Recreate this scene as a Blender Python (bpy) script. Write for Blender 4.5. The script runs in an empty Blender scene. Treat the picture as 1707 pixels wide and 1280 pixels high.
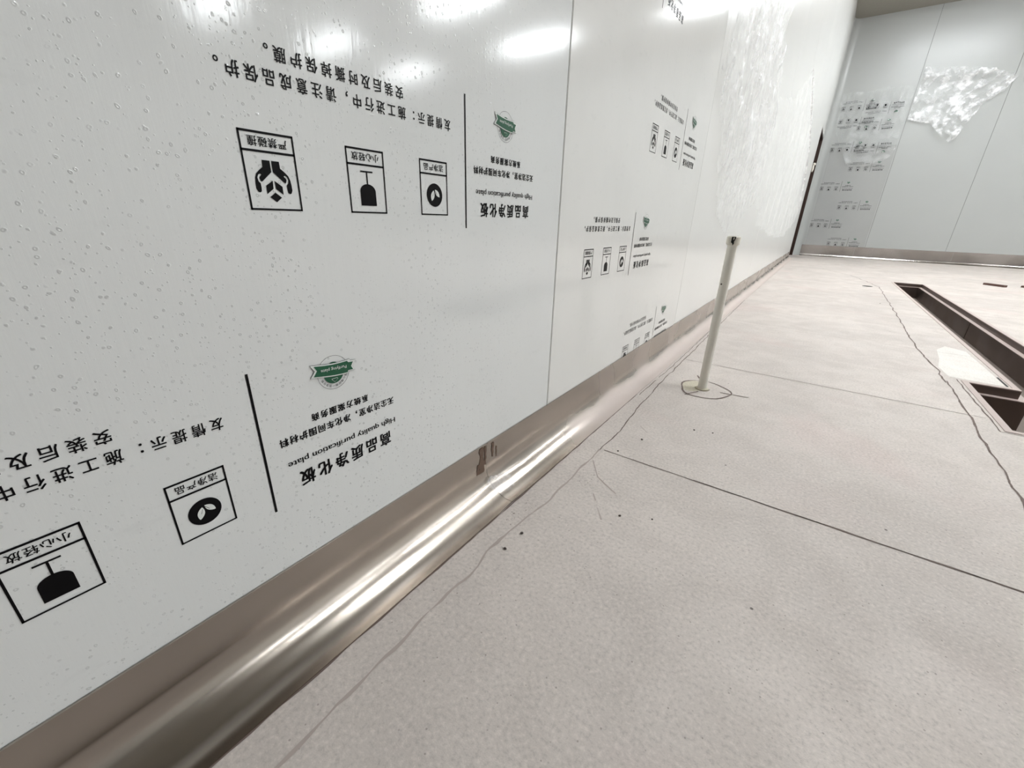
import bpy, bmesh, math, random
from mathutils import Vector, Matrix, noise as mnoise
random.seed(7)
SC = bpy.context.scene
COL = SC.collection

# ------------------------------------------------------------ camera
ZF = 0.56                                  # eye height above the floor
a, b, c = -0.6063, -0.3802, 0.0306         # yaw, pitch, roll
FWD = Vector((math.sin(a)*math.cos(b), math.cos(a)*math.cos(b), math.sin(b)))
rt = Vector((math.cos(a), -math.sin(a), 0.0)); up = rt.cross(FWD)
R_ = math.cos(c)*rt + math.sin(c)*up; U_ = -math.sin(c)*rt + math.cos(c)*up
cam = bpy.data.cameras.new('camera'); cam.sensor_width = 36.0; cam.lens = 695.3/1707*36.0
cam.clip_start = 0.01; cam.clip_end = 60
co = bpy.data.objects.new('camera', cam); COL.objects.link(co)
M = Matrix((R_, U_, -FWD)).transposed().to_4x4(); M.translation = Vector((0.47826, 0.0, ZF))
co.matrix_world = M
SC.camera = co

# ------------------------------------------------------------ world, exposure
SC.view_settings.view_transform = 'Standard'; SC.view_settings.look = 'None'
SC.view_settings.gamma = 1.0; SC.view_settings.use_curve_mapping = False
SC.view_settings.exposure = 0.0
w = bpy.data.worlds.new('world'); SC.world = w; w.use_nodes = True
w.node_tree.nodes['Background'].inputs[0].default_value = (0.9, 0.95, 1.0, 1)
w.node_tree.nodes['Background'].inputs[1].default_value = 0.05
LAMP_POWER = 101.0
CEIL = 3.93; DY = 10.85; XR = 12.0; YB = -1.1
TINT = (0.955, 0.995, 1.02)
SC.cycles.max_bounces = 10; SC.cycles.diffuse_bounces = 6; SC.cycles.transparent_max_bounces = 16
SC.cycles.sample_clamp_indirect = 8.0
SC.cycles.use_denoising = True; SC.cycles.denoising_prefilter = 'ACCURATE'

# ------------------------------------------------------------ material helpers
def srgb(r, g, bb):
    f = lambda v: (v/255/12.92) if v/255 <= 0.04045 else ((v/255+0.055)/1.055)**2.4
    return (f(r), f(g), f(bb), 1)
class NT:
    def __init__(s, name):
        s.m = bpy.data.materials.new(name); s.m.use_nodes = True
        s.t = s.m.node_tree; s.n = s.t.nodes; s.b = s.n['Principled BSDF']; s.out = s.n['Material Output']
        s.tc = s.n.new('ShaderNodeTexCoord').outputs['Object']
    def link(s, a_, b_): s.t.links.new(a_, b_)
    def put(s, node, k, v):
        if v is None: return
        if hasattr(v, 'links') or isinstance(v, bpy.types.NodeSocket): s.link(v, node.inputs[k])
        else: node.inputs[k].default_value = v
    def noise(s, scale=5, detail=4, rough=.55, vec=None, dist=0.0, out='Fac'):
        n = s.n.new('ShaderNodeTexNoise'); s.put(n, 'Scale', scale); s.put(n, 'Detail', detail)
        s.put(n, 'Roughness', rough); s.put(n, 'Distortion', dist); s.link(vec or s.tc, n.inputs['Vector'])
        return n.outputs[out]
    def vor(s, scale, vec=None, feature='F1', rnd=1.0):
        n = s.n.new('ShaderNodeTexVoronoi'); n.feature = feature; s.put(n, 'Scale', scale); s.put(n, 'Randomness', rnd)
        s.link(vec or s.tc, n.inputs['Vector']); return n
    def map(s, sc=(1, 1, 1), rot=(0, 0, 0)):
        n = s.n.new('ShaderNodeMapping'); n.inputs['Scale'].default_value = sc; n.inputs['Rotation'].default_value = rot
        s.link(s.tc, n.inputs['Vector']); return n.outputs[0]
    def math(s, op, a_, b_=None, c_=None, clamp=False):
        n = s.n.new('ShaderNodeMath'); n.operation = op; n.use_clamp = clamp
        s.put(n, 0, a_); s.put(n, 1, b_)
        if c_ is not None: s.put(n, 2, c_)
        return n.outputs[0]
    def ramp(s, f, p0, p1, c0=0.0, c1=1.0):
        n = s.n.new('ShaderNodeMapRange'); n.interpolation_type = 'SMOOTHSTEP'
        for k, v in (('Value', f), ('From Min', p0), ('From Max', p1), ('To Min', c0), ('To Max', c1)): s.put(n, k, v)
        return n.outputs[0]
    def mix(s, f, c0, c1):
        n = s.n.new('ShaderNodeMix'); n.data_type = 'RGBA'
        s.put(n, 0, f); s.put(n, 6, c0); s.put(n, 7, c1); return n.outputs[2]
    def xyz(s):
        n = s.n.new('ShaderNodeSeparateXYZ'); s.link(s.tc, n.inputs[0]); return n.outputs
    def bump(s, h, strength=.3, dist=.002, nrm=None):
        n = s.n.new('ShaderNodeBump'); s.put(n, 'Height', h); s.put(n, 'Strength', strength); s.put(n, 'Distance', dist)
        if nrm is not None: s.link(nrm, n.inputs['Normal'])
        return n.outputs[0]
    def set(s, **k):
        for kk, v in k.items(): s.put(s.b, kk.replace('_', ' '), v)
        return s.m

def mat_flat(name, col, rough=.5, metal=0.0, spec=.5):
    t = NT(name); n = t.noise(40, 3)
    c2 = tuple(min(1, x*0.88) for x in col[:3])+(1,)
    t.set(Base_Color=t.mix(n, c2, col), Roughness=rough, Metallic=metal)
    t.b.inputs['Specular IOR Level'].default_value = spec
    return t.m

def mat_film(name, base, bubbles=True):
    t = NT(name); X, Y, Z = t.xyz()
    big = t.noise(3.2, 3, .6)
    streak = t.noise(1.0, 5, .6, vec=t.map((9, 60, 5)))
    col = t.mix(t.ramp(big, .3, .7), tuple(x*.97 for x in base[:3])+(1,), base)
    nrm = None
    wob = t.noise(60, 2, .5, out='Color'); wv = t.n.new('ShaderNodeVectorMath'); wv.operation = 'MULTIPLY_ADD'; t.link(wob, wv.inputs[0]); wv.inputs[1].default_value = (.006,)*3; t.link(t.tc, wv.inputs[2])
    v = t.vor(120, vec=wv.outputs[0]); v2 = t.vor(230, vec=wv.outputs[0])
    m1 = t.ramp(v.outputs['Distance'], .13, .24, 1, 0)
    ring = t.math('MULTIPLY', m1, t.ramp(v.outputs['Distance'], .02, .13))
    dot = t.ramp(v2.outputs['Distance'], .13, .22, 1, 0)
    dens = t.ramp(t.noise(7, 4, .65), .36, .56)
    dens2 = t.ramp(t.noise(9, 3, .6, vec=t.map((1, 1.3, .8), (.3, 0, 0))), .34, .58)
    cells = t.n.new('ShaderNodeSeparateColor'); t.link(v.outputs['Color'], cells.inputs[0])
    pick = t.ramp(cells.outputs[0], .30, .35)
    cells2 = t.n.new('ShaderNodeSeparateColor'); t.link(v2.outputs['Color'], cells2.inputs[0])
    pick2 = t.ramp(cells2.outputs[1], .35, .40)
    bub = t.math('MULTIPLY', t.math('MULTIPLY', ring, pick), dens)
    dt = t.math('MULTIPLY', t.math('MULTIPLY', dot, pick2), dens2)
    amount = 1.0 if bubbles is True else float(bubbles)
    allb = t.math('MULTIPLY', t.math('ADD', bub, t.math('MULTIPLY', dt, .8), clamp=True), amount)
    # film trapped air fades out towards the first seam
    fade = t.ramp(Y, .30, .85, 1.0, .15)
    allb = t.math('MULTIPLY', allb, fade)
    col = t.mix(t.math('MULTIPLY', allb, .30), col, srgb(90, 92, 92))
    smear = t.ramp(t.noise(14, 5, .7, vec=t.map((1, 1, 2.4), (.5, 0, 0))), .56, .80)
    col = t.mix(t.math('MULTIPLY', smear, .10), col, srgb(120, 122, 122))
    n1 = t.bump(allb, .35, .0006)
    n2 = t.bump(streak, .20, .0009, n1)
    fine = t.noise(420, 2, .5)
    n3 = t.bump(fine, .05, .0004, n2)
    t.set(Base_Color=col, Roughness=.12, Normal=n3)
    t.b.inputs['Specular IOR Level'].default_value = .75
    return t.m

def mat_panel(name, base, r=.22):
    t = NT(name); n = t.noise(2.5, 4); s = t.noise(1.0, 5, .6, vec=t.map((30, 30, 2)))
    col = t.mix(n, tuple(x*.95 for x in base[:3])+(1,), base)
    t.set(Base_Color=col, Roughness=r, Normal=t.bump(s, .15, .001)); return t.m

def mat_concrete(name, tone, pock=True):
    t = NT(name); X, Y, Z = t.xyz()
    n1 = t.noise(1.6, 6, .62); n2 = t.noise(9, 6, .6, dist=.6); n3 = t.noise(160, 4, .65); n4 = t.noise(520, 2, .6)
    c0 = tuple(x*.86 for x in tone[:3])+(1,); c1 = tuple(min(1, x*1.07) for x in tone[:3])+(1,)
    col = t.mix(t.ramp(n1, .3, .7), c0, c1)
    col = t.mix(t.math('MULTIPLY', t.ramp(n2, .42, .68), .35), col, tuple(x*.80 for x in tone[:3])+(1,))
    # pink cement stains and greyish trowel areas
    st = t.ramp(t.noise(2.3, 3, .5, dist=.4), .54, .70)
    col = t.mix(t.math('MULTIPLY', st, .35), col, (tone[0]*1.0, tone[1]*.88, tone[2]*.89, 1))
    col = t.mix(t.math('MULTIPLY', t.ramp(n3, .5, .68), .5), col, tuple(x*.62 for x in tone[:3])+(1,))
    col = t.mix(t.math('MULTIPLY', t.ramp(n3, .5, .3), .4), col, tuple(min(1, x*1.3) for x in tone[:3])+(1,))
    # grit
    v = t.vor(120); sc = t.n.new('ShaderNodeSeparateColor'); t.link(v.outputs['Color'], sc.inputs[0])
    g = t.math('MULTIPLY', t.ramp(v.outputs['Distance'], .10, .2, 1, 0), t.ramp(sc.outputs[0], .86, .88))
    col = t.mix(t.math('MULTIPLY', g, .55), col, srgb(110, 98, 92))
    v3 = t.vor(16); s3 = t.n.new('ShaderNodeSeparateColor'); t.link(v3.outputs['Color'], s3.inputs[0])
    g3 = t.math('MULTIPLY', t.ramp(v3.outputs['Distance'], .03, .05, 1, 0), t.ramp(s3.outputs[1], .72, .74))
    col = t.mix(t.math('MULTIPLY', g3, .8), col, srgb(70, 60, 58))
    swirl = t.noise(5, 3, .5, dist=2.2, vec=t.map((1, .6, 1)))
    h = t.math('ADD', t.math('MULTIPLY', n3, .35), t.math('MULTIPLY', n4, .22))
    h2 = t.math('ADD', t.math('MULTIPLY', swirl, 1.0), t.math('MULTIPLY', n2, .8))
    nn = t.bump(h2, .45, .004, t.bump(h, .5, .0016))
    t.set(Base_Color=col, Roughness=t.ramp(n2, .3, .7, .52, .75), Normal=nn)
    t.b.inputs['Specular IOR Level'].default_value = .38
    return t.m

def mat_steel(name, tone, rough=.26, dust=0.0):
    t = NT(name); X, Y, Z = t.xyz()
    br = t.noise(1.0, 6, .7, vec=t.map((60, 1.4, 60))); bl = t.noise(3, 2, .4); fine = t.noise(90, 4, .7)
    col = t.mix(t.ramp(bl, .35, .7), tuple(x*.86 for x in tone[:3])+(1,), tone)
    spot = t.ramp(t.noise(28, 4, .7), .66, .74)
    dark = srgb(92, 74, 58)
    ro = t.ramp(bl, .3, .7, rough*.8, rough*1.2)
    metal = 1.0
    if dust:
        # cement dust lying on the lower half of the cove beyond the first metre
        edge = t.math('ADD', t.math('MULTIPLY', t.noise(5, 3, .5), .05), -.008)
        low = t.math('SUBTRACT', edge, Z)
        dm = t.ramp(low, -.022, .008)
        far = t.ramp(t.math('ADD', Y, t.math('MULTIPLY', t.noise(6, 3), .3)), .95, 1.35)
        allov = t.math('MULTIPLY', t.ramp(t.noise(4, 2, .4), .40, .75), .22)
        dmf = t.math('MULTIPLY', t.math('MAXIMUM', dm, allov), far, clamp=True)
        col = t.mix(t.math('MULTIPLY', dmf, .93), col, srgb(196, 183, 176))
        metal = t.math('SUBTRACT', 1.0, t.math('MULTIPLY', dmf, .95), clamp=True)
        ro = t.math('ADD', ro, t.math('MULTIPLY', dmf, .4))
    nn = t.bump(br, .06, .0008, t.bump(t.noise(7, 2, .3), .2 if name.endswith('far') else .05, .004))
    t.set(Base_Color=col, Metallic=metal, Roughness=ro)
    if name.endswith('far'): t.set(Normal=nn)
    return t.m

def mat_clear(name, opac=.35, tint=(.93, .94, .95, 1), rough=.12):
    t = NT(name); br = t.noise(1.0, 5, .65, vec=t.map((46, 46, 1.3))); cr = t.vor(1.0, vec=t.map((24, 24, 4)))
    ck = t.noise(45, 5, .75)
    nn = t.bump(cr.outputs['Distance'], .08, .012, t.bump(br, .5, .009, t.bump(ck, .06, .004)))
    t.set(Base_Color=tint, Roughness=rough, Normal=nn)
    t.b.inputs['Specular IOR Level'].default_value = .9
    tr = t.n.new('ShaderNodeBsdfTransparent'); mx = t.n.new('ShaderNodeMixShader')
    fr = t.n.new('ShaderNodeLayerWeight'); fr.inputs[0].default_value = .55; t.link(nn, fr.inputs['Normal'])
    f = t.math('ADD', t.math('MULTIPLY', fr.outputs['Facing'], .26), t.math('MULTIPLY', t.ramp(t.noise(8, 4, .6), .35, .7), opac), clamp=True)
    t.link(f, mx.inputs[0]); t.link(tr.outputs[0], mx.inputs[1]); t.link(t.b.outputs[0], mx.inputs[2])
    t.link(mx.outputs[0], t.out.inputs[0])
    return t.m

MT = {}
MT['film'] = mat_film('protective_film_white', srgb(224, 226, 225), True)
MT['film2'] = mat_film('protective_film_clean', srgb(228, 228, 225), .12)
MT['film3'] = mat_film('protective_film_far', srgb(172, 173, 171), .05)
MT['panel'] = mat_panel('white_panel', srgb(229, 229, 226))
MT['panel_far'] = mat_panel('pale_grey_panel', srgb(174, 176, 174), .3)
MT['back'] = mat_flat('darkened_back_wall', srgb(74, 71, 68), .8)
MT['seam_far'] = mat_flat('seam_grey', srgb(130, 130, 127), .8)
MT['seam'] = mat_flat('seam_dark', srgb(70, 70, 68), .8)
MT['floor'] = mat_concrete('bare_concrete', srgb(199, 190, 183))
MT['glare'] = mat_concrete('painted_glare_patch', srgb(220, 215, 208))
MT['mortar'] = mat_concrete('mortar_patch', srgb(196, 188, 168))
MT['crack'] = mat_flat('crack_dark', srgb(112, 98, 92), .9)
MT['crack_soft'] = mat_flat('trowel_line', srgb(174, 162, 155), .9)
MT['ceil'] = mat_flat('grey_ceiling', srgb(150, 147, 138), .8)
MT['steel'] = mat_steel('brushed_steel_cove', (.47, .42, .375, 1), .22, dust=1.0)
MT['steel_near'] = mat_steel('brushed_steel_near', (.47, .42, .375, 1), .22)
MT['steel2'] = mat_steel('brushed_steel_far', (.62, .58, .55, 1), .22)
MT['drain'] = mat_steel('stained_steel', (.20, .16, .145, 1), .45)
MT['drain_dust'] = mat_flat('dusty_steel_rim', srgb(188, 172, 165), .6)
MT['drain_floor'] = mat_flat('dusty_channel_bed', srgb(122, 110, 101), .8)
MT['ink'] = mat_flat('black_ink', srgb(8, 7, 10), .35, 0, .12)
MT['green'] = mat_flat('green_ink', srgb(4, 84, 54), .32)
MT['white'] = mat_flat('white_ink', srgb(226, 230, 226), .3)
MT['pipe'] = mat_flat('dirty_white_plastic', srgb(238, 235, 225), .42)
MT['cap'] = mat_flat('white_plastic_cap', srgb(228, 224, 212), .35)
MT['black'] = mat_flat('black_gap', srgb(12, 11, 10), .7)
MT['brown'] = mat_flat('dark_brown_door', srgb(48, 26, 14), .5)
MT['wood'] = mat_flat('dirty_brown_wood', srgb(92, 66, 58), .7)
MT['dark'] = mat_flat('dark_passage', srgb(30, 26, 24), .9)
MT['glue'] = mat_flat('brown_dried_glue', srgb(104, 82, 68), .55)
MT['clear'] = mat_clear('clear_crumpled_film', .20, (1, 1, 1, 1))
MT['clear_thin'] = mat_clear('clear_stuck_film', .08, (1, 1, 1, 1), rough=.16)
MT['clear_far'] = mat_clear('crumpled_far_film', .75, (.95, .95, .96, 1), .2)
MT['clear_print'] = mat_clear('crumpled_printed_film', .24, (.80, .81, .81, 1), .25)
MT['pebble'] = mat_flat('grey_crumb', srgb(74, 64, 60), .9)
t = NT('lamp_diffuser'); t.set(Base_Color=(1, 1, 1, 1)); t.b.inputs['Emission Color'].default_value = TINT+(1,)
t.b.inputs['Emission Strength'].default_value = LAMP_POWER; MT['lamp'] = t.m
MT['lamp_body'] = mat_flat('lamp_housing', srgb(225, 225, 222), .5)

# ------------------------------------------------------------ mesh helpers
def obj(name, bm, mats, parent=None, kind=None, smooth=False, bevel=0):
    me = bpy.data.meshes.new(name)
    if isinstance(bm, bmesh.types.BMesh):
        bm.normal_update(); bm.to_mesh(me); bm.free()
    else: me = bm
    for m in (mats if isinstance(mats, (list, tuple)) else [mats]): me.materials.append(MT[m])
    if smooth: me.polygons.foreach_set('use_smooth', [True]*len(me.polygons))
    o = bpy.data.objects.new(name, me); COL.objects.link(o)
    if parent: o.parent = parent
    if kind: o['kind'] = kind
    if bevel:
        md = o.modifiers.new('bevel', 'BEVEL'); md.width = bevel; md.segments = 2; md.limit_method = 'ANGLE'
    return o
def tag(o, label, cat, group=None):
    o['label'] = label; o['category'] = cat
    if group: o['group'] = group
    return o
def empty(name, loc):
    o = bpy.data.objects.new(name, None); o.empty_display_size = .05; o.location = loc; COL.objects.link(o); return o
def box(bm, x0, x1, y0, y1, z0, z1, mi=0):
    vs = [bm.verts.new(p) for p in ((x0, y0, z0), (x1, y0, z0), (x1, y1, z0), (x0, y1, z0), (x0, y0, z1), (x1, y0, z1), (x1, y1, z1), (x0, y1, z1))]
    for f in ((3, 2, 1, 0), (4, 5, 6, 7), (0, 1, 5, 4), (1, 2, 6, 5), (2, 3, 7, 6), (3, 0, 4, 7)):
        bm.faces.new([vs[i] for i in f]).material_index = mi
def cyl(bm, cx, cy, z0, z1, r0, r1=None, n=32, mi=0, cap=True):
    r1 = r1 if r1 is not None else r0
    A = [bm.verts.new((cx+r0*math.cos(k*2*math.pi/n), cy+r0*math.sin(k*2*math.pi/n), z0)) for k in range(n)]
    B = [bm.verts.new((cx+r1*math.cos(k*2*math.pi/n), cy+r1*math.sin(k*2*math.pi/n), z1)) for k in range(n)]
    for k in range(n):
        bm.faces.new((A[k], A[(k+1) % n], B[(k+1) % n], B[k])).material_index = mi
    if cap:
        bm.faces.new(A[::-1]).material_index = mi; bm.faces.new(B).material_index = mi
def extrude_profile(bm, prof, axis, a0, a1, place, n=1, closed=True, mi=0):
    """prof: 2D points swept along an axis; place(p, t) -> xyz"""
    rows = []
    for i in range(n+1):
        tt = a0+(a1-a0)*i/n; rows.append([bm.verts.new(place(p, tt)) for p in prof])
    m = len(prof)
    for i in range(n):
        for j in range(m if closed else m-1):
            bm.faces.new((rows[i][j], rows[i][(j+1) % m], rows[i+1][(j+1) % m], rows[i+1][j])).material_index = mi
    if closed:
        bm.faces.new(rows[0]).material_index = mi; bm.faces.new(rows[-1][::-1]).material_index = mi

# ------------------------------------------------------------ ceiling lights (sources of the room's light)
lamp0 = None
lamps = [(x, y) for x in (1.6, 5.35, 9.15) for y in (2.2, 4.4, 6.6, 8.8)]
for (lx, ly) in lamps:
    if lamp0 is None:
        lamp0 = empty('ceiling_light', (lx, ly, CEIL))
        bm = bmesh.new(); box(bm, -.74, .74, -.075, .075, -.045, -.001); body = obj('housing', bm, 'lamp_body', lamp0, bevel=.006)
        bm = bmesh.new(); box(bm, -.72, .72, -.062, .062, -.062, -.046); dif = obj('diffuser', bm, 'lamp', lamp0)
        r = lamp0
    else:
        r = lamp0.copy(); COL.objects.link(r); r.location = (lx, ly, CEIL)
        for ch in (body, dif):
            q = ch.copy(); COL.objects.link(q); q.parent = r
    tag(r, 'long white linear batten light mounted flat on the ceiling', 'light', 'batten lights in rows on the ceiling')

# ------------------------------------------------------------ floor
TX0, TX1, TY1 = 1.205, 1.492, 6.44          # long channel, outside of its rim
SX0, SX1, SY0, SY1 = 1.060, 1.64, 1.785, 2.340   # wider sump at its near end
HX, HY, HR = .953, 5.733, .044              # open pipe hole in the floor
FT = .25
bm = bmesh.new()
xs = sorted({0-.06, HX-.06, HX+.06, SX0, TX0, TX1, SX1, XR}); ys = sorted({YB, SY0, SY1, HY-.06, HY+.06, TY1, DY+.06})
vcache = {}
def fv(x, y, z=0.0):
    k = (round(x, 5), round(y, 5), round(z, 5))
    if k not in vcache: vcache[k] = bm.verts.new((x, y, z))
    return vcache[k]
def solid(x, y):
    if SX0 < x < SX1 and SY0 < y < SY1: return False
    if TX0 < x < TX1 and SY0 < y < TY1: return False
    return True
for i in range(len(xs)-1):
    for j in range(len(ys)-1):
        x0, x1, y0, y1 = xs[i], xs[i+1], ys[j], ys[j+1]
        mx, my = (x0+x1)/2, (y0+y1)/2
        if not solid(mx, my):
            continue
        if abs(mx-HX) < .01 and abs(my-HY) < .01:
            n = 32; ring = []; outer = []
            for k in range(n):
                an = 2*math.pi*k/n; cxx, sy_ = math.cos(an), math.sin(an); s_ = .06/max(abs(cxx), abs(sy_))
                ring.append(fv(HX+HR*cxx, HY+HR*sy_)); outer.append(fv(HX+s_*cxx, HY+s_*sy_))
            low = [fv(HX+HR*math.cos(2*math.pi*k/n), HY+HR*math.sin(2*math.pi*k/n), -.12) for k in range(n)]
            for k in range(n):
                bm.faces.new((ring[k], outer[k], outer[(k+1) % n], ring[(k+1) % n]))
                f = bm.faces.new((ring[(k+1) % n], low[(k+1) % n], low[k], ring[k])); f.material_index = 3
            bm.faces.new(low).material_index = 3
            continue
        bm.faces.new((fv(x0, y0), fv(x1, y0), fv(x1, y1), fv(x0, y1)))
# grooves, saw cuts and trowel lines of the concrete (thin dark inlays with uneven width)
def strip(pts, wid, mi=1, jit=.0015, z=.0006, seg=.012, wvar=.6, gaps=0.0):
    P = [Vector((p[0], p[1], 0)) for p in pts]; out = []
    for i in range(len(P)-1):
        L = (P[i+1]-P[i]).length; n = max(1, int(L/seg)); out += [P[i].lerp(P[i+1], k/n) for k in range(n)]
    out.append(P[-1]); prev = None; sd = random.random()*100
    for i, p in enumerate(out):
        d = (out[min(i+1, len(out)-1)]-out[max(i-1, 0)]).normalized(); nn = Vector((-d.y, d.x, 0))
        off = jit*mnoise.noise(Vector((i*.23, sd, 0)))*2+jit*.6*mnoise.noise(Vector((i*.9, sd, 3)))
        ww = wid*(1+wvar*mnoise.noise(Vector((i*.35, sd, 9))))*.5
        c0 = p+nn*off; cur = (bm.verts.new((c0+nn*ww)[:2]+(z,)), bm.verts.new((c0-nn*ww)[:2]+(z,)))
        if prev and not (gaps and mnoise.noise(Vector((i*.15, sd, 20)))*.5+.5 < gaps):
            bm.faces.new((prev[0], prev[1], cur[1], cur[0])).material_index = mi
        prev = cur
wallcrack = [(.13, -.3), (.130, .077), (.128, .19), (.121, .313), (.126, .40), (.116, .46), (.118, .527), (.126, .625), (.129, .66), (.127, .92), (.128, 1.05), (.117, 1.24), (.105, 1.46), (.100, 1.86), (.092, 2.3), (.086, 2.74), (.078, 3.5), (.062, 4.2), (.06, 6)]
strip(wallcrack[9:], .0030, 1, .0025)
strip(wallcrack[:10], .0040, 2, .0022, wvar=1.3, gaps=.12)
strip([(.0735, -.6), (.0735, .5), (.0738, .66), (.073, 1.0), (.0725, 1.35)], .0028, 1, .0008, wvar=1.1)
strip([(.082, 1.35), (.083, 1.8), (.074, 2.7), (.062, 4), (.06, 5)], .0022, 1, .002, gaps=.25)
strip([(.137, .925), (.5, .926), (.89, .930), (1.6, .932), (3.2, .94)], .0028, 1, .0008)
strip([(.36, .926), (.62, .929), (.89, .931), (1.6, .933)], .0022, 1, .0010)
strip([(.105, 1.877), (1.04, 1.884)], .0026, 1, .0006, wvar=.4)
strip([(.095, 2.848), (1.19, 2.845)], .0032, 2, .0010)
strip([(.085, 3.80), (.689, 3.851), (1.19, 3.90)], .0036, 2, .0015)
strip([(1.51, 4.335), (1.75, 4.40), (2.6, 4.5)], .005, 2, .002)
strip([(.08, 4.85), (1.19, 4.88)], .004, 2, .002, gaps=.3)
strip([(.55, 7.6), (.85, 6.9), (1.00, 6.1), (1.05, 5.66), (1.03, 4.8), (1.016, 3.93), (.995, 3.2), (.992, 2.84), (1.006, 2.5), (1.003, 2.26)], .0055, 1, .007, seg=.03)
strip([(1.012, 2.29), (1.0, 1.9), (.989, 1.66), (.987, 1.5), (.975, 1.2), (.96, .9)], .0048, 1, .003)
strip([(1.049, 2.345), (1.049, 1.775), (1.4, 1.772)], .004, 1, .0015)
# mortar patch round the pipe with marks drawn through it
pc = Vector((.252, 1.552, 0)); ring = []
for k in range(29):
    an = 2*math.pi*k/28; rr = 1+.05*math.sin(3*an+1)+.03*math.sin(5*an)
    ring.append((pc.x+.083*rr*math.cos(an), pc.y+.088*rr*math.sin(an)))
strip(ring, .0050, 1, .0015, z=.0010, wvar=.9)
cv = bm.verts.new((.215, 1.56, .0007)); rv = [bm.verts.new((pc.x-.045+.036*math.cos(2*math.pi*k/24), pc.y+.01+.062*math.sin(2*math.pi*k/24), .0007)) for k in range(24)]
for k in range(24): bm.faces.new((cv, rv[k], rv[(k+1) % 24])).material_index = 4
strip([(.196, 1.69), (.236, 1.60)], .006, 1, .001, z=.0012)
strip([(.206, 1.455), (.238, 1.515)], .005, 1, .001, z=.0012)
strip([(.303, 1.555), (.392, 1.570)], .004, 1, .001, z=.0012)
for (sx_, sy_, ra, rb) in ((.105, .59, .018, .05), (.165, .80, .03, .05)):
    for q in range(46):
        an = random.random()*6.28; rr = random.random()**.5; gx_, gy_ = sx_+ra*rr*math.cos(an), sy_+rb*rr*math.sin(an); r0 = .0004+.0009*random.random()
        bm.faces.new([bm.verts.new((gx_+r0*math.cos(k*1.2566), gy_+r0*math.sin(k*1.2566)*1.3, .0005)) for k in range(5)]).material_index = 1 if q % 3 == 0 else 2
# scraped ridges in the screed
for pts in ([(.135, .86), (.175, .80), (.235, .765)], [(.195, .735), (.245, .665)], [(.165, 1.12), (.195, 1.09)]):
    strip(pts, .0022, 2, .001, wvar=1.0, gaps=.2)
glare_pts = [(1.03, 2.37), (1.19, 2.36), (1.19, 2.62), (1.185, 2.95), (1.12, 3.02), (1.07, 2.90), (1.05, 2.70), (1.02, 2.52)]
bm.faces.new([bm.verts.new((p[0], p[1], .0005)) for p in glare_pts]).material_index = 5  # bright glare on the floor beside the channel, painted as a paler patch
floor = obj('floor', bm, ['floor', 'crack', 'crack_soft', 'black', 'mortar', 'glare'], kind='structure')

# ------------------------------------------------------------ left wall: panels, seams, doorway
SEAMS = [.8476-2.3, .8476-1.15, .8476, 1.9976, 3.1476, 4.32, 5.47, 6.62, 7.77, 8.92]
DOOR0, DOOR1, DOORZ = 9.62, 10.725, 2.12
bm = bmesh.new()
edges = [YB]+SEAMS[1:]+[DOOR0]
for i in range(len(edges)-1):
    box(bm, -.05, 0, edges[i]+.0012, edges[i+1]-.0012, 0, CEIL, 0)
    if i: box(bm, -.05, -.003, edges[i]-.0012, edges[i]+.0012, 0, CEIL, 1)
box(bm, -.05, 0, DOOR0, DOOR1, DOORZ, CEIL); box(bm, -.05, 0, DOOR1, DY, 0, CEIL)
obj('wall_left', bm, ['panel', 'seam'], kind='structure')
# doorway: dark frame lining, brown leaf standing open in a dark passage
bm = bmesh.new()
box(bm, -.12, .004, DOOR1-.045, DOOR1-.001, 0.0, DOORZ, 0); box(bm, -.12, .001, DOOR0+.001, DOOR0+.03, 0.0, DOORZ, 0)
box(bm, -.12, .001, DOOR0+.03, DOOR1-.045, DOORZ-.04, DOORZ-.001, 0)
dr = obj('door_1', bm, ['brown'], kind='structure')
bm = bmesh.new(); box(bm, -.98, -.13, DOOR1-.10, DOOR1-.06, .01, DOORZ-.05); obj('door_leaf', bm, 'brown', dr)
bm = bmesh.new()
hy, hz = 9.66, 1.16+.36
bmesh.ops.create_uvsphere(bm, u_segments=16, v_segments=10, radius=.5, matrix=Matrix.Translation((.014, hy, hz-.02)) @ Matrix.Diagonal((.036, .05, .12, 1)))
bmesh.ops.create_uvsphere(bm, u_segments=16, v_segments=10, radius=.5, matrix=Matrix.Translation((.020, hy+.02, hz+.045)) @ Matrix.Diagonal((.05, .10, .045, 1)))
obj('door_handle', bm, 'cap', dr, smooth=True)
bm = bmesh.new()
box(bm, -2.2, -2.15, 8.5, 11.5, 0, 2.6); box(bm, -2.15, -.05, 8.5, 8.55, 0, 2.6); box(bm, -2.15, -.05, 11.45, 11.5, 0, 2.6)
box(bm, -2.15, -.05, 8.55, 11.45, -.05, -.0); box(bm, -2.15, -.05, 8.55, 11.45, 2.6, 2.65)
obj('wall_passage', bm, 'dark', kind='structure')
# quarter-round internal corner cove between left and far wall
bm = bmesh.new(); r = .12; prof = [(0, 0)]+[(r-r*math.sin(k*math.pi/20), r-r*math.cos(k*math.pi/20)) for k in range(11)]
extrude_profile(bm, prof, 'z', 0, CEIL, lambda p, t_: (p[0]+.0005, DY-.0005-p[1], t_))
obj('trim_1', bm, 'panel_far', kind='structure')

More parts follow.
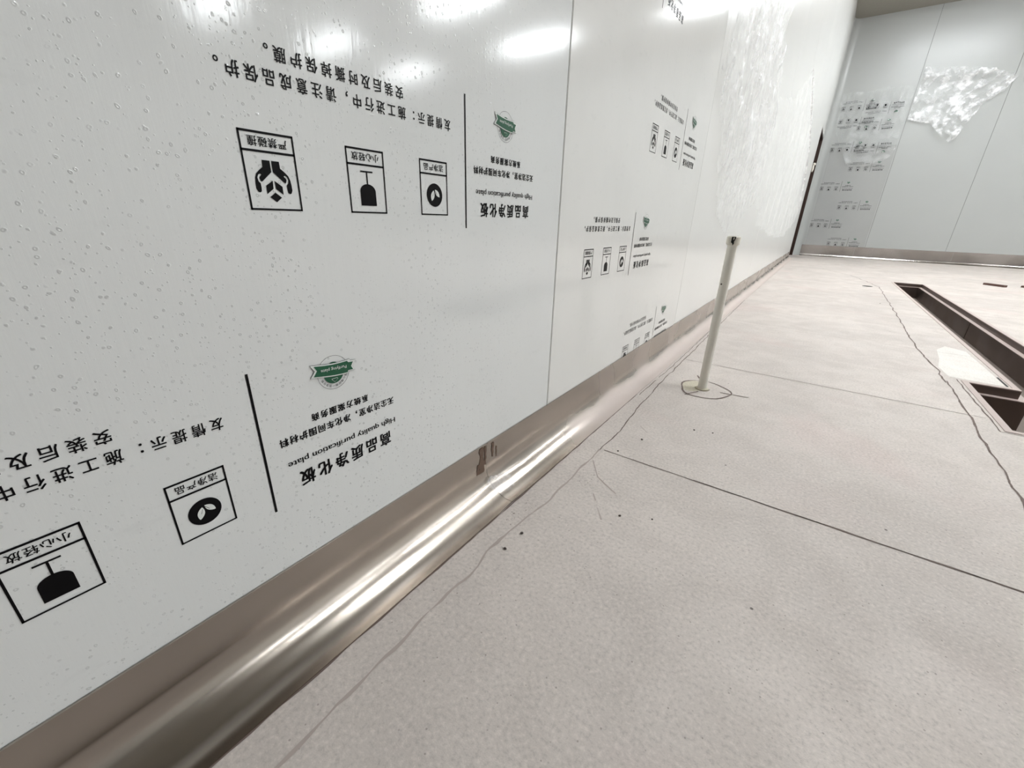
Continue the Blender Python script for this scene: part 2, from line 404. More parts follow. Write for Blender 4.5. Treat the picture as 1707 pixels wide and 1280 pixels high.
# ------------------------------------------------------------ far wall, other walls, ceiling
bm = bmesh.new(); sx = [-.05, 1.145, 2.285, 3.43, 4.57, 5.72, 6.87, 8.02, 9.17, 10.3, XR]
for i in range(len(sx)-1):
    box(bm, sx[i]+.003, sx[i+1]-.003, DY, DY+.05, 0, CEIL, 0)
    if i: box(bm, sx[i]-.003, sx[i]+.003, DY+.006, DY+.05, 0, CEIL, 1)
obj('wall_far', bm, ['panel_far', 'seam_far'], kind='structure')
bm = bmesh.new(); box(bm, XR, XR+.05, YB, DY, 0, CEIL); obj('wall_right', bm, 'panel', kind='structure')
bm = bmesh.new(); box(bm, -.05, XR, YB-.05, YB, 0, CEIL); obj('wall_back', bm, 'back', kind='structure')  # unseen wall, set close and darkened to dim the near end
bm = bmesh.new(); box(bm, -.05, XR, YB, DY, CEIL, CEIL+.05); obj('ceiling', bm, 'ceil', kind='structure')

# ------------------------------------------------------------ stainless cove baseboards
BH = .12
def cove_profile(h, rad, reach, th=.0012, base=.0008):
    pts = [(.0012, h+.0), (.0040, h+.0), (.0040, h-.0016), (.0022, h-.003)]
    inner = [(.0022, rad+base)]
    for k in range(1, 17):
        an = k/16*math.pi/2; inner.append((.0022+rad-rad*math.cos(an), base+rad-rad*math.sin(an)+th))
    inner.append((reach, base+th)); back = [(reach, .0002)]
    for k in range(16, -1, -1):
        an = k/16*math.pi/2; back.append((.0012+rad-rad*math.cos(an)+.0002, max(.0002, base+rad-rad*math.sin(an)-.0004)))
    return pts+inner+back
prof = cove_profile(BH, .062, .0725)
def baseboard(y0, y1):
    bm = bmesh.new(); n = max(2, int((y1-y0)/.05)); rows = []
    for i in range(n+1):
        y = y0+(y1-y0)*i/n; wob = .0006*mnoise.noise(Vector((y*3, 1, 0)))
        dent = math.exp(-((y-.605)/.02)**2)*.004
        row = []
        for (px, pz) in prof:
            k = 1-abs(pz-.02)/.05
            d_ = dent*max(0, k) if px > .003 else 0
            row.append(bm.verts.new((px+wob*(px > .002)-d_*.4, y, pz+d_*(px > .02)*.6)))
        rows.append(row)
    m = len(prof)
    for i in range(n):
        for j in range(m): bm.faces.new((rows[i][j], rows[i][(j+1) % m], rows[i+1][(j+1) % m], rows[i+1][j]))
    bm.faces.new(rows[0]); bm.faces.new(rows[-1][::-1])
    bmesh.ops.recalc_face_normals(bm, faces=bm.faces)
    return bm
for nm, y0, y1 in (('baseboard_left', YB, .5995), ('baseboard_left', .6005, 5.439), ('baseboard_left', 5.441, DOOR0-.04)):
    o = obj(nm, baseboard(y0, y1), 'steel' if y1 > 1 else 'steel_near', kind='structure', smooth=True)
    md = o.modifiers.new('es', 'EDGE_SPLIT'); md.split_angle = math.radians(35)
prof = cove_profile(.21, .04, .065)
bm = bmesh.new(); xseg = [.12, 1.0, 2.4, 4.2, XR]
for i in range(4):
    extrude_profile(bm, prof, 'x', xseg[i]+.0006, xseg[i+1]-.0006, lambda p, t_: (t_, DY-p[0], p[1]+.0), n=4)
bmesh.ops.recalc_face_normals(bm, faces=bm.faces)
o = obj('baseboard_far', bm, 'steel2', kind='structure', smooth=True); o.modifiers.new('es', 'EDGE_SPLIT').split_angle = math.radians(35)

# ------------------------------------------------------------ printed notices
_glyph = {}
def glyph_mesh(s, bold=0):
    k = s
    if k not in _glyph:
        cu = bpy.data.curves.new('t', 'FONT'); cu.body = s; cu.size = 1.0; cu.resolution_u = 3
        o = bpy.data.objects.new('t', cu); COL.objects.link(o)
        dg = bpy.context.evaluated_depsgraph_get(); me = bpy.data.meshes.new_from_object(o.evaluated_get(dg))
        vs = [tuple(v.co[:2]) for v in me.vertices]; fs = [tuple(p.vertices) for p in me.polygons]
        bpy.data.objects.remove(o); bpy.data.meshes.remove(me)
        _glyph[k] = (vs, fs)
    return _glyph[k]
class Ink:
    def __init__(s): s.bm = bmesh.new()
    def poly(s, pts, mi=0, x=0.0):
        s.bm.faces.new([s.bm.verts.new((x, p[0], p[1])) for p in pts]).material_index = mi
    def rect(s, u0, u1, v0, v1, mi=0, x=0.0): s.poly([(u0, v0), (u1, v0), (u1, v1), (u0, v1)], mi, x)
    def ell(s, cu_, cv_, ru, rv_, mi=0, x=0.0, a0=0, a1=2*math.pi, n=40):
        full = abs(a1-a0-2*math.pi) < 1e-6
        s.poly([(cu_+ru*math.cos(a0+(a1-a0)*k/n), cv_+rv_*math.sin(a0+(a1-a0)*k/n)) for k in range(n if full else n+1)], mi, x)
    def ringe(s, cu_, cv_, r0, r1, mi=0, x=0.0, a0=0, a1=2*math.pi, n=48):
        P = [(math.cos(a0+(a1-a0)*k/n), math.sin(a0+(a1-a0)*k/n)) for k in range(n+1)]
        for k in range(n):
            p, q = P[k], P[k+1]
            s.poly([(cu_+r0*p[0], cv_+r0*p[1]), (cu_+r1*p[0], cv_+r1*p[1]), (cu_+r1*q[0], cv_+r1*q[1]), (cu_+r0*q[0], cv_+r0*q[1])], mi, x)
    def raw(s, gm, fn, mi, x):
        vs = [s.bm.verts.new((x,)+fn(*v)) for v in gm[0]]
        for f in gm[1]:
            try: s.bm.faces.new([vs[i] for i in f]).material_index = mi
            except ValueError: pass
    def cjk(s, txt, u_right, vbot, height, pitch, wide=1.0, bold=.012, mi=0, x=0.0):
        """upside-down run of characters: it starts at the right and its tops point down"""
        em = height/.90
        for i, ch in enumerate(txt):
            if ch == ' ': continue
            g = glyph_mesh(ch, bold); u0 = u_right-i*pitch
            for q, (ox, oy) in enumerate(((0, 0), (bold, bold*.6), (-bold, -bold*.6), (bold, -bold*.6), (-bold, bold*.6)) if bold > .02 else ((bold, bold*.7), (-bold, -bold*.7), (bold, -bold*.7), (-bold, bold*.7))):
                s.raw(g, lambda gx, gy: (u0-(gx+ox-.04)*em*wide, vbot+(.83-gy-oy)*em), mi, x+q*.00001)
    def latin(s, txt, u_right, u_left, vtop_base, cap, bold=0.0, mi=0, x=0.0):
        g = glyph_mesh(txt, bold); xa = min(v[0] for v in g[0]); xb = max(v[0] for v in g[0])
        g2 = glyph_mesh('H', bold); ch = max(v[1] for v in g2[0]); sx_ = (u_right-u_left)/(xb-xa); sy_ = cap/ch
        for q, ox in enumerate((-.016, .016)): s.raw(g, lambda gx, gy: (u_right-(gx-xa+ox)*sx_, vtop_base-gy*sy_), mi, x+q*.00001)
    def mesh(s, name):
        me = bpy.data.meshes.new(name); bmesh.ops.recalc_face_normals(s.bm, faces=s.bm.faces)
        for f in s.bm.faces:
            if f.normal.x < 0: f.normal_flip()
        s.bm.to_mesh(me); s.bm.free(); return me
def frame(k, ur, label):
    W, H, D, vb, st = .0541, .0719, .0177, -.1653, .0018
    k.rect(ur-W, ur, vb, vb+st); k.rect(ur-W, ur, vb+H-st*1.2, vb+H); k.rect(ur-W, ur-W+st, vb, vb+H); k.rect(ur-st, ur, vb, vb+H)
    k.rect(ur-W, ur, vb+H-D-st*.6, vb+H-D+st*.6)
    k.cjk(label, ur-.0078, -.1069, .0086, .0099, wide=.98, bold=.012)
def ink_text(k):
    k.rect(-.0014, .0014, -.1834, 0)
    k.cjk('友情提示：施工进行中，请注意成品保护。', -.0322, -.0524, .0132, .01657, wide=.87, bold=.015)
    k.cjk('安装后及时撕掉保护膜。', -.1174, -.0306, .0128, .01660, wide=.90, bold=.015)
    k.cjk('高品质净化板', .1803, -.1655, .0208, .0249, wide=.90, bold=.030)
    k.latin('High quality purification plate', .1912, .0246, -.1252, .0080, .002)
    k.cjk('无尘洁净室，净化车间围护材料', .1912, -.1018, .0106, .01242, wide=.95, bold=.030)
    k.cjk('系统方案服务商', .1480, -.0827, .0100, .01247, wide=.98, bold=.032)
def ink_impact(k):
    frame(k, -.2718, '严禁碰撞'); c0 = -.2988
    hand = [(.0008, -.1187), (.0086, -.1187), (.0088, -.1250), (.0130, -.1283), (.0162, -.1315), (.0176, -.1350), (.0183, -.1400), (.0185, -.1450), (.0172, -.1480), (.0152, -.1488), (.0136, -.1476), (.0132, -.1440),
            (.0134, -.1402), (.0150, -.1384), (.0156, -.1350), (.0144, -.1324), (.0124, -.1314), (.0112, -.1322), (.0128, -.1336), (.0138, -.1352), (.0132, -.1372), (.0122, -.1388), (.0108, -.1380), (.0008, -.1291)]
    for sg in (1, -1):
        k.poly([(c0+sg*p[0], p[1]) for p in hand])
        k.poly([(c0+sg*p[0], p[1]) for p in ((.0009, -.1370), (.0083, -.1420), (.0083, -.1498), (.0013, -.1446))])
    k.poly([(c0, -.1481), (c0+.0060, -.1526), (c0, -.1573), (c0-.0060, -.1526)])
def ink_fragile(k):
    frame(k, -.1562, '小心轻放'); c0 = -.1833
    k.rect(c0-.0088, c0+.0088, -.1192, -.1175); k.rect(c0-.0009, c0+.0009, -.1325, -.1190)
    k.poly([(c0+.0114, -.1566)]+[(c0+.0113*math.cos(math.pi*j/20), -.1405+.0085*math.sin(math.pi*j/20)) for j in range(21)]+[(c0-.0114, -.1566)])
def ink_clean(k):
    frame(k, -.0416, '洁净产品'); k.ell(-.0684, -.1384, .0155, .0155)
    def leaf(a_, b_, wd):
        ax, ay = a_; bx, by = b_; dx, dy = bx-ax, by-ay; L = math.hypot(dx, dy); nx, ny = -dy/L, dx/L; P = []
        for j in range(11): tt = j/10; P.append((ax+dx*tt+nx*wd*math.sin(math.pi*tt)**.8, ay+dy*tt+ny*wd*math.sin(math.pi*tt)**.8))
        for j in range(9, 0, -1): tt = j/10; P.append((ax+dx*tt-nx*wd*math.sin(math.pi*tt)**.8, ay+dy*tt-ny*wd*math.sin(math.pi*tt)**.8))
        k.poly(P, 2, .0001)
    leaf((-.0703, -.1322), (-.0744, -.1462), .0034); leaf((-.0678, -.1310), (-.0588, -.1408), .0030)
    k.poly([(-.0703, -.1345), (-.0700, -.1345), (-.0722, -.1400), (-.0726, -.1398)], 0, .0002)
    k.poly([(-.0680, -.1325), (-.0676, -.1322), (-.0640, -.1372), (-.0644, -.1374)], 0, .0002)
def ink_emblem(k):
    cu_, cv_ = .1010, -.0262
    k.ringe(cu_, cv_, .0221, .0225, 0, .0003)
    k.ell(cu_, cv_-.0006, .0142, .0142, 1, .0003, math.pi, 2*math.pi)
    k.ringe(cu_, cv_+.003, .0095, .0112, 1, .0003, math.pi*.28, math.pi*.72, 12)
    ban = [(.0703, -.0092), (.0790, -.0106), (.0900, -.0124), (.1010, -.0136), (.1120, -.0140), (.1215, -.0138), (.1255, -.0133), (.1262, -.0158), (.1345, -.0166), (.1290, -.0241), (.1322, -.0308), (.1225, -.0306),
           (.1222, -.0330), (.1130, -.0328), (.1010, -.0318), (.0900, -.0301), (.0790, -.0279), (.0688, -.0262), (.0755, -.0182)]
    k.poly(ban, 0, .0006)
    gx = sum(p[0] for p in ban)/len(ban); gy = -.0215
    sh = lambda q: [(gx+(p[0]-gx)*q, gy+(p[1]-gy)*(1-(1-q)*2.6)) for p in ban]
    k.poly(sh(.985), 2, .0009)
    grn = [(.0752, -.0118), (.0900, -.0143), (.1010, -.0154), (.1120, -.0158), (.1212, -.0157), (.1232, -.0180), (.1300, -.0186), (.1264, -.0241), (.1290, -.0290), (.1215, -.0288), (.1206, -.0312), (.1120, -.0309), (.1010, -.0299), (.0900, -.0282), (.0735, -.0250), (.0786, -.0183)]
    k.poly(grn, 1, .0012)
    g = glyph_mesh('Purifying plate', 0.0); xa = min(v[0] for v in g[0]); xb = max(v[0] for v in g[0])
    k.raw(g, lambda gx_, gy_: (.1195-(gx_-xa)/(xb-xa)*.036, -.0206-gy_*.0058+((gx_-xa)/(xb-xa))*.0022), 2, .0015)
    k.poly([(.0968, -.0342), (.1048, -.0342), (.1062, -.0358), (.1008, -.0395), (.0975, -.0360)], 2, .0006)
    k.poly([(.0974, -.0346), (.1044, -.0346), (.1056, -.0358), (.1008, -.0390), (.0980, -.0360)], 1, .0009)
    ring_txt = '用心做好每一张净化板'
    for i, ch in enumerate(ring_txt):
        an = math.radians(-18-(i+.5)*14.4); g = glyph_mesh(ch, .02); em = .0040
        def fn(gx_, gy_):
            lx, ly = -(gx_-.5)*em, -(gy_-.38)*em
            # baseline centre points outwards (downwards) along the lower arc, reading from right to left
            th = an+math.pi/2
            return (cu_+.0182*math.cos(an)+lx*math.cos(th)-ly*math.sin(th), cv_+.0182*math.sin(an)+lx*math.sin(th)+ly*math.cos(th))
        k.raw(g, fn, 0, .0003)
PARTS = [('notice_text', ink_text), ('impact_symbol', ink_impact), ('fragile_symbol', ink_fragile), ('clean_product_symbol', ink_clean), ('emblem', ink_emblem)]
INKM = ['ink', 'green', 'white']
meshes = {}
for nm, fn in PARTS:
    k = Ink(); fn(k); me = k.mesh(nm)
    for m in INKM: me.materials.append(MT[m])
    meshes[nm] = me
kk = Ink()
for nm, fn in PARTS: fn(kk)
whole = kk.mesh('printed_notice')
for m in INKM: whole.materials.append(MT[m])

def notice_near(parent, y, z, x=.0012):
    root = None
    for nm, fn in PARTS:
        o = bpy.data.objects.new('printed_notice' if root is None else nm, meshes[nm]); COL.objects.link(o)
        if root is None: root = o; o.location = (x, y, z); o.parent = parent
        else: o.parent = root
    return root
def film_sheet(y0, y1, z0, z1, mat):
    bm = bmesh.new(); box(bm, .0002, .0008, y0, y1, z0, z1)
    return obj('protective_film', bm, mat)
f1 = tag(film_sheet(SEAMS[1]+.004, SEAMS[2]-.003, .1205, 2.9, 'film'), 'nearest white protective film with air bubbles and two large printed notices', 'film', 'protective films on the wall panels')
notice_near(f1, .1813, ZF-.1664); notice_near(f1, .5447, ZF+.1648)
f2 = tag(film_sheet(SEAMS[2]+.003, SEAMS[3]-.004, .1205, 2.9, 'film2'), 'second white protective film along the left wall, between the two seams before the white pipe', 'film', 'protective films on the wall panels')
for y, z in ((1.309, .0243), (1.678, .3550), (1.673, -.3098), (1.309, .6894)): notice_near(f2, y, ZF+z)
# film still stuck on the first far panel, with its staggered notices
bm = bmesh.new(); box(bm, .165, 1.128, DY-.0012, DY-.0004, .2105, 1.95)
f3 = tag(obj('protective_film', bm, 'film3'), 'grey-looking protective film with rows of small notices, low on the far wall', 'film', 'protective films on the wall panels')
def notice_far(x, z, parent, y=DY-.0025):
    o = bpy.data.objects.new('printed_notice', whole); COL.objects.link(o); o.rotation_euler = (0, 0, -math.pi/2)
    o.location = (x, y, z); o.parent = parent; return o
FZ = []
# ------------------------------------------------------------ crumpled, peeled films
def inside(p, poly):
    x, y = p; r_ = False; j = len(poly)-1
    for i in range(len(poly)):
        xi, yi = poly[i]; xj, yj = poly[j]
        if (yi > y) != (yj > y) and x < (xj-xi)*(y-yi)/(yj-yi)+xi: r_ = not r_
        j = i
    return r_
def crumple(poly, res, disp, place):
    """sheet cut to an outline in (s,t), pushed off its wall by disp(s,t)"""
    bm = bmesh.new(); s0 = min(p[0] for p in poly); s1 = max(p[0] for p in poly); t0 = min(p[1] for p in poly); t1 = max(p[1] for p in poly)
    ns = int((s1-s0)/res)+2; nt = int((t1-t0)/res)+2; g = {}
    for i in range(ns+1):
        for j in range(nt+1):
            s_, t_ = s0+i*res, t0+j*res
            if inside((s_, t_), poly): g[i, j] = bm.verts.new(place(s_, t_, disp(s_, t_)))
    for (i, j) in list(g):
        q = [(i, j), (i+1, j), (i+1, j+1), (i, j+1)]
        h = [k for k in q if k in g]
        if len(h) == 4: bm.faces.new([g[k] for k in h])
        elif len(h) == 3: bm.faces.new([g[k] for k in h])
    loose = [v for v in bm.verts if not v.link_faces]; bmesh.ops.delete(bm, geom=loose, context='VERTS')
    return bm
def ridge(x): return 1-abs((x % 1.0)*2-1)
def N(x, y, z=0.0): return mnoise.noise(Vector((x, y, z)))
# the long bunch hanging from above on the left wall
def dA(s_, t_):
    wv = s_*9+.5*N(s_*2, t_*1.5)+.35*N(s_*6, t_*3)
    fall = min(1, max(0, (t_-.55)/.35))
    mid = math.exp(-((s_-2.55)/.3)**2)
    return .006+.036*fall*(ridge(wv)**2.5)+.014*fall*ridge(s_*21+.6*N(s_*3, t_*1.2))**4+(.004+.014*mid*fall)*abs(N(s_*24, t_*9, 5))
polyA = [(1.93, 2.9), (1.96, 1.5), (1.99, 1.10), (2.12, .93), (2.22, .80), (2.40, .60), (2.75, .50), (3.10, .58), (3.62, .72), (3.62, 1.10), (3.45, 1.36), (3.20, 1.62), (3.05, 2.9)]
o = obj('peeled_film', crumple(polyA, .012, dA, lambda s_, t_, d: (d, s_, t_)), 'clear', smooth=True)
tag(o, 'clear wrinkled plastic film hanging in long streaks down the left wall above the pipe', 'film')
def dB(s_, t_):
    wv = s_*2.2+.8*N(s_*1.2, t_*1.1)
    return .004+.03*ridge(wv)**2+.02*abs(N(s_*7, t_*4, 3))
polyB = [(3.64, .70), (4.0, .55), (5.0, .45), (6.4, .40), (8.0, .55), (8.66, .75), (8.66, .95), (8.1, 1.2), (7.3, 1.55), (6.5, 1.75), (5.9, 1.86), (5.45, 1.93), (4.9, 1.68), (4.43, 1.50), (3.64, 1.35)]
o = obj('peeled_film', crumple(polyB, .03, dB, lambda s_, t_, d: (d, s_, t_)), 'clear_thin', smooth=True)
tag(o, 'loose flap of clear film with pointed upper corner, on left wall before the dark doorway', 'film')
def tube(pts, r, n=8):
    bm = bmesh.new(); prev = None
    for i, p in enumerate(pts):
        d = (Vector(pts[min(i+1, len(pts)-1)])-Vector(pts[max(i-1, 0)])).normalized(); u_ = d.cross(Vector((1, 0, 0))).normalized(); w_ = u_.cross(d)
        rr = r*(.6+.8*abs(N(i*.7, 3.3)))*(0.15 if i in (0, len(pts)-1) else 1)
        cur = [bm.verts.new(Vector(p)+(u_*math.cos(k*2*math.pi/n)+w_*math.sin(k*2*math.pi/n))*rr) for k in range(n)]
        if prev:
            for k in range(n): bm.faces.new((prev[k], prev[(k+1) % n], cur[(k+1) % n], cur[k]))
        prev = cur
    return bm
def resample(pts, n):
    out = []
    for i in range(len(pts)-1):
        for k in range(n): out.append(tuple(pts[i][j]+(pts[i+1][j]-pts[i][j])*k/n for j in range(3)))
    return out+[pts[-1]]
edge = [(.012, 5.45, 1.94), (.03, 5.75, 1.80), (.035, 6.1, 1.72), (.03, 6.8, 1.62), (.03, 7.3, 1.52), (.03, 7.9, 1.25), (.02, 8.5, 1.0), (.012, 8.7, .8)]
eo = obj('curled_edge', tube(resample(edge, 8), .012), 'clear_far', o, smooth=True)
# white bunched film high on the second far panel
def dD(s_, t_):
    low = min(1, max(0, (2.45-t_)/.3)); top = math.exp(-((t_-2.93)/.07)**2); rgt = min(1, max(0, (s_-1.7)/.3))
    return .02+.05*top+.03*abs(N(s_*3, t_*4, 1))+rgt*.05*ridge((s_*.9-t_*1.1)*6)**3+low*(.06*abs(N(s_*9, t_*9, 4))+.03)+.012*top*ridge(s_*14)**3
polyD = [(1.17, 3.10), (1.35, 3.07), (1.7, 3.02), (2.0, 2.95), (2.33, 2.82), (2.22, 2.62), (2.05, 2.48), (1.97, 2.28), (1.90, 2.12), (1.86, 1.98), (1.78, 1.93), (1.66, 2.02), (1.56, 2.12), (1.46, 2.24), (1.30, 2.27), (1.16, 2.32), (1.16, 2.38), (1.16, 2.52), (1.16, 2.66)]
o = obj('peeled_film', crumple(polyD, .014, dD, lambda s_, t_, d: (s_, DY-d, t_)), 'clear_far', smooth=True)
tag(o, 'shiny white bunch of peeled film, highest on the far wall right of the seam', 'film')
# grey folded film with notices over the first far panel
def dC(s_, t_):
    top = min(1, max(0, (t_-2.3)/.4))
    return .02+.05*ridge(s_*3.6+.4*N(s_*2, t_*2))**2+.03*top*ridge(s_*11)**4+.03*abs(N(s_*5, t_*3, 7))+.03*math.exp(-((t_-1.68)/.07)**2)
polyC = [(.10, 2.80), (.25, 2.84), (.45, 2.80), (.7, 2.85), (1.12, 2.83), (1.13, 2.55), (1.12, 2.1), (1.13, 1.9), (1.08, 1.76), (.98, 1.66), (.85, 1.62), (.72, 1.63), (.60, 1.60), (.48, 1.60), (.42, 1.72), (.30, 1.95), (.16, 2.2), (.12, 2.5)]
fC = obj('peeled_film', crumple(polyC, .014, dC, lambda s_, t_, d: (s_, DY-d, t_)), 'clear_print', smooth=True)
tag(fC, 'crumpled see-through film folded down over the small notices on the far wall', 'film')
def wrap_notice(x, z, parent, flip, off=.004):
    me = whole.copy()
    for v in me.vertices:
        u, vv = v.co.y, v.co.z
        if flip: vv = -vv-.18
        X, Z = x+u, z+vv; v.co = (X, DY-dC(X, Z)-off-v.co.x, Z)
    o = bpy.data.objects.new('printed_notice', me); COL.objects.link(o); o.parent = parent
for (x, z, par) in ((.855, .38, 0), (.855, 1.045, 0), (.855, 1.71, 0), (.49, .713, 0), (.49, 1.378, 0)): notice_far(x, z, f3)
FAR_WRAP = [(.49, 2.04, False), (.80, 2.37, False), (.86, 2.62, True), (.86, 2.0, True), (.50, 2.42, True), (.49, 2.70, False)]
for (x, z, fl) in FAR_WRAP: wrap_notice(x, z, fC, fl)

# ------------------------------------------------------------ upright pipe
px_, py_ = .242, 1.554
pipe = empty('upright_pipe', (px_, py_, 0)); tag(pipe, 'thin white plastic pipe standing upright from the floor in front of the left wall', 'pipe')
bm = bmesh.new(); n = 14
for k in range(n):
    z0, z1 = .5*k/n, .5*(k+1)/n
    cyl(bm, 0, 0, z0, z1, .0150, n=28, cap=(k in (0, n-1)))
bmesh.ops.remove_doubles(bm, verts=bm.verts, dist=1e-5); p_ = obj('pipe_tube', bm, 'pipe', pipe, smooth=True); p_.modifiers.new('es', 'EDGE_SPLIT')
bm = bmesh.new(); cyl(bm, 0, 0, .497, .502, .0175, .0205, 28); cyl(bm, 0, 0, .502, .521, .0205, .0205, 28); cyl(bm, 0, 0, .521, .525, .0205, .0175, 28)
cp = obj('pipe_cap', bm, 'cap', pipe, smooth=True); cp.modifiers.new('es', 'EDGE_SPLIT'); cp['label'] = 'white cap with a torn black slot'
bm = bmesh.new()
da = math.atan2(-py_, .478-px_)
pts = [(-.34, .499), (.02, .495), (.10, .507), (.04, .512), (.16, .523), (-.16, .5235), (-.28, .514), (-.12, .506)]
def onc(p, r_): return (r_*math.cos(da+p[0]), r_*math.sin(da+p[0]), p[1])
V = [bm.verts.new(onc((p[0]*1.4, p[1]), .0212)) for p in pts]
V = [bm.verts.new(onc(q, .0213)) for q in ((-.30, .5225), (.30, .5225), (.22, .514), (.10, .508), (.14, .503), (.0, .496), (-.10, .503), (-.30, .506))]
bm.faces.new(V); bmesh.ops.delete(bm, geom=[v for v in bm.verts if not v.link_faces], context='VERTS')
obj('cap_slot', bm, 'black', cp)
bm = bmesh.new(); bmesh.ops.create_icosphere(bm, subdivisions=2, radius=.0028, matrix=Matrix.Translation((.0148*math.cos(da-.6), .0148*math.sin(da-.6), .375)))
obj('scuff', bm, 'pebble', pipe)
bm = bmesh.new(); cyl(bm, 0, 0, .0, .006, .026, .019, 24); obj('mortar_collar', bm, 'mortar', pipe, smooth=True)

# ------------------------------------------------------------ drain channel sunk in the floor
dc = empty('drain_channel', (TX0, 4.0, 0)); tag(dc, 'long sunken steel drain channel with a wider box at its near end', 'drain')
def rel(o): o.location = (-TX0, -4.0, 0); return o
RIM, LD, LW, DEPTH = .020, .032, .026, .148
def off_poly(d):     # outline of the L-shaped opening inset by d, counter-clockwise
    return [(SX0+d, SY0+d), (SX1-d, SY0+d), (SX1-d, SY1-d), (TX1-d, SY1-d), (TX1-d, TY1-d), (TX0+d, TY1-d), (TX0+d, SY1-d), (SX0+d, SY1-d)]
def ring_faces(bm, A, B, za, zb, mi=0):
    va = [bm.verts.new((p[0], p[1], za)) for p in A]; vb = [bm.verts.new((p[0], p[1], zb)) for p in B]; n = len(A)
    for k in range(n): bm.faces.new((va[k], va[(k+1) % n], vb[(k+1) % n], vb[k])).material_index = mi
bm = bmesh.new(); ring_faces(bm, off_poly(0), off_poly(0), -.01, .002); ring_faces(bm, off_poly(0), off_poly(RIM), .002, .002); ring_faces(bm, off_poly(RIM), off_poly(RIM), .002, -.002)
rel(obj('channel_rim', bm, 'drain_dust', dc))
bm = bmesh.new(); ring_faces(bm, off_poly(RIM), off_poly(RIM), -.002, -LD); rel(obj('upper_wall', bm, 'drain', dc))
bm = bmesh.new(); ring_faces(bm, off_poly(RIM), off_poly(RIM+LW), -LD, -LD); ring_faces(bm, off_poly(RIM+LW), off_poly(RIM+LW), -LD, -LD-.003); rel(obj('ledge', bm, 'drain_dust', dc))
bm = bmesh.new(); ring_faces(bm, off_poly(RIM+LW), off_poly(RIM+LW), -LD-.003, -DEPTH)
for yy in (4.2,): box(bm, TX1-RIM-LW-.003, TX1-RIM-LW, yy-.003, yy+.003, -DEPTH, -LD-.003)
rel(obj('channel_body', bm, 'drain', dc))
bm = bmesh.new(); P = off_poly(RIM+LW)
for q in ((0, 1, 2, 7), (6, 3, 4, 5)): bm.faces.new([bm.verts.new((P[k][0], P[k][1], -DEPTH+.001)) for k in q])
rel(obj('channel_bed', bm, 'drain_floor', dc))
bm = bmesh.new(); box(bm, TX0-.012, TX0-.006, 2.36, 2.49, .0, .0012); rel(obj('gap_strip', bm, 'black', dc))  # flat black strip drawn in for the dark gap beside the rim

# ------------------------------------------------------------ loose pieces on the floor
def batten(x, y, L, W_, H_, rz, label, grp=None):
    bm = bmesh.new(); box(bm, -L/2, L/2, -W_/2, W_/2, 0, H_); bmesh.ops.subdivide_edges(bm, edges=bm.edges, cuts=2)
    for v in bm.verts: v.co += Vector((N(v.co.x*20, v.co.y*20), N(v.co.x*20, 5), 0))*.003
    o = obj('wooden_offcut', bm, 'wood', bevel=.002); o.location = (x, y, 0); o.rotation_euler.z = rz; return tag(o, label, 'wood', grp)
batten(2.145, 6.985, .20, .045, .022, -.86, 'short brown wooden offcut lying on the floor beyond the drain channel')
batten(2.47, 7.03, .22, .04, .02, -.5, 'brown offcut at the right edge of the photo beyond the drain channel')
crumbs = [(1157, 717), (1070, 733), (1033, 860), (1087, 866), (1467, 506), (870, 889), (1030, 752), (842, 915), (1188, 722)]
cr0 = None
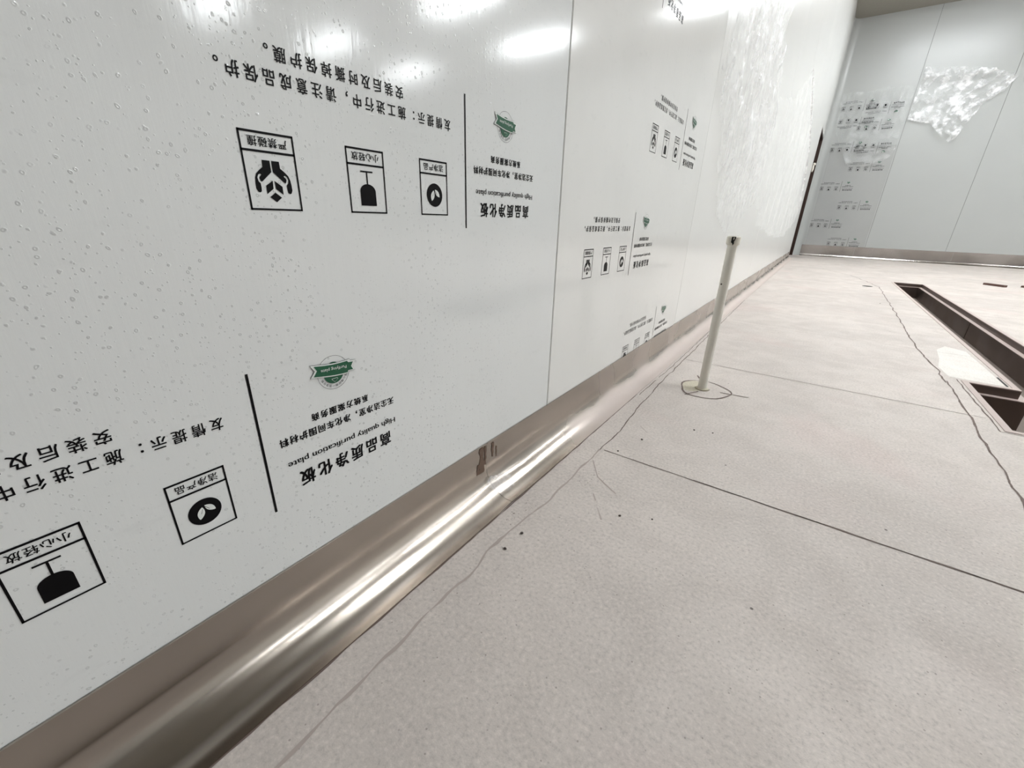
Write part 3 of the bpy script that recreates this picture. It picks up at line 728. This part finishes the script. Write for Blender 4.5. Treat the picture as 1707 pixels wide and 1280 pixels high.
for i, (cx_, cy_) in enumerate(crumbs):
    d = R_*((cx_-853.5)/695.3)-U_*((cy_-640)/695.3)+FWD; tt = -ZF/d.z; P = Vector((.47826, 0, ZF))+d*tt
    if cr0 is None:
        bm = bmesh.new(); bmesh.ops.create_icosphere(bm, subdivisions=2, radius=.0042)
        for v in bm.verts: v.co *= 1+.35*N(v.co.x*300, v.co.y*300, v.co.z*300); v.co.z *= .6
        cr0 = obj('mortar_crumb', bm, 'pebble'); o = cr0
    else: o = cr0.copy(); COL.objects.link(o)
    s_ = .38+.35*random.random(); o.scale = (s_, s_, s_); o.rotation_euler.z = random.random()*6; o.location = (P.x, P.y, .0018*s_)
    tag(o, 'tiny dark mortar crumb lying loose on the pale concrete floor', 'crumb', 'mortar crumbs on the floor')
# brown glue runs and a scrap of shiny film at the first baseboard joint
bm = bmesh.new()
def blob(pts, xoff):
    bm.faces.new([bm.verts.new((xoff, p[0], p[1])) for p in pts])
def drip(yc, z0, z1, w0, w1, sd):
    n = 16; L_, Rr = [], []
    for i in range(n+1):
        tt = i/n; z = z0+(z1-z0)*tt; ww = (w0+(w1-w0)*tt)*(1+.7*N(tt*4, sd)); cx_ = yc+.004*N(tt*3, sd+7)
        L_.append((cx_-ww/2, z)); Rr.append((cx_+ww/2, z))
    va = [bm.verts.new((.0028+.0008*abs(N(z*90, sd)), y, z)) for y, z in L_]; vb = [bm.verts.new((.0034, y, z)) for y, z in Rr]
    for i in range(n): bm.faces.new((va[i], va[i+1], vb[i+1], vb[i]))
drip(.583, .116, .055, .010, .016, 1); drip(.595, .114, .070, .006, .004, 4); drip(.620, .112, .078, .009, .003, 9); drip(.633, .098, .072, .003, .003, 15); drip(.572, .080, .056, .004, .012, 22)
g = obj('glue_run', bm, 'glue'); tag(g, 'brown dried glue run down the near metal baseboard joint', 'glue')
def dS(s_, t_): return .004*abs(N(s_*90, t_*90))+.003*abs(N(s_*200, t_*180, 3))
def placeS(s_, t_, d):
    an = t_/.062; r_ = .062-d-.002; return (.0022+.062-r_*math.cos(an), s_, .002+.062-r_*math.sin(an))
polyS = [(.585, .030), (.600, .024), (.615, .030), (.650, .038), (.662, .060), (.648, .078), (.620, .080), (.598, .068), (.588, .050)]
o = obj('film_scrap', crumple(polyS, .0025, dS, placeS), 'clear', smooth=True); tag(o, 'small crumpled shiny film scrap stuck in the baseboard cove under the glue run', 'film scrap')
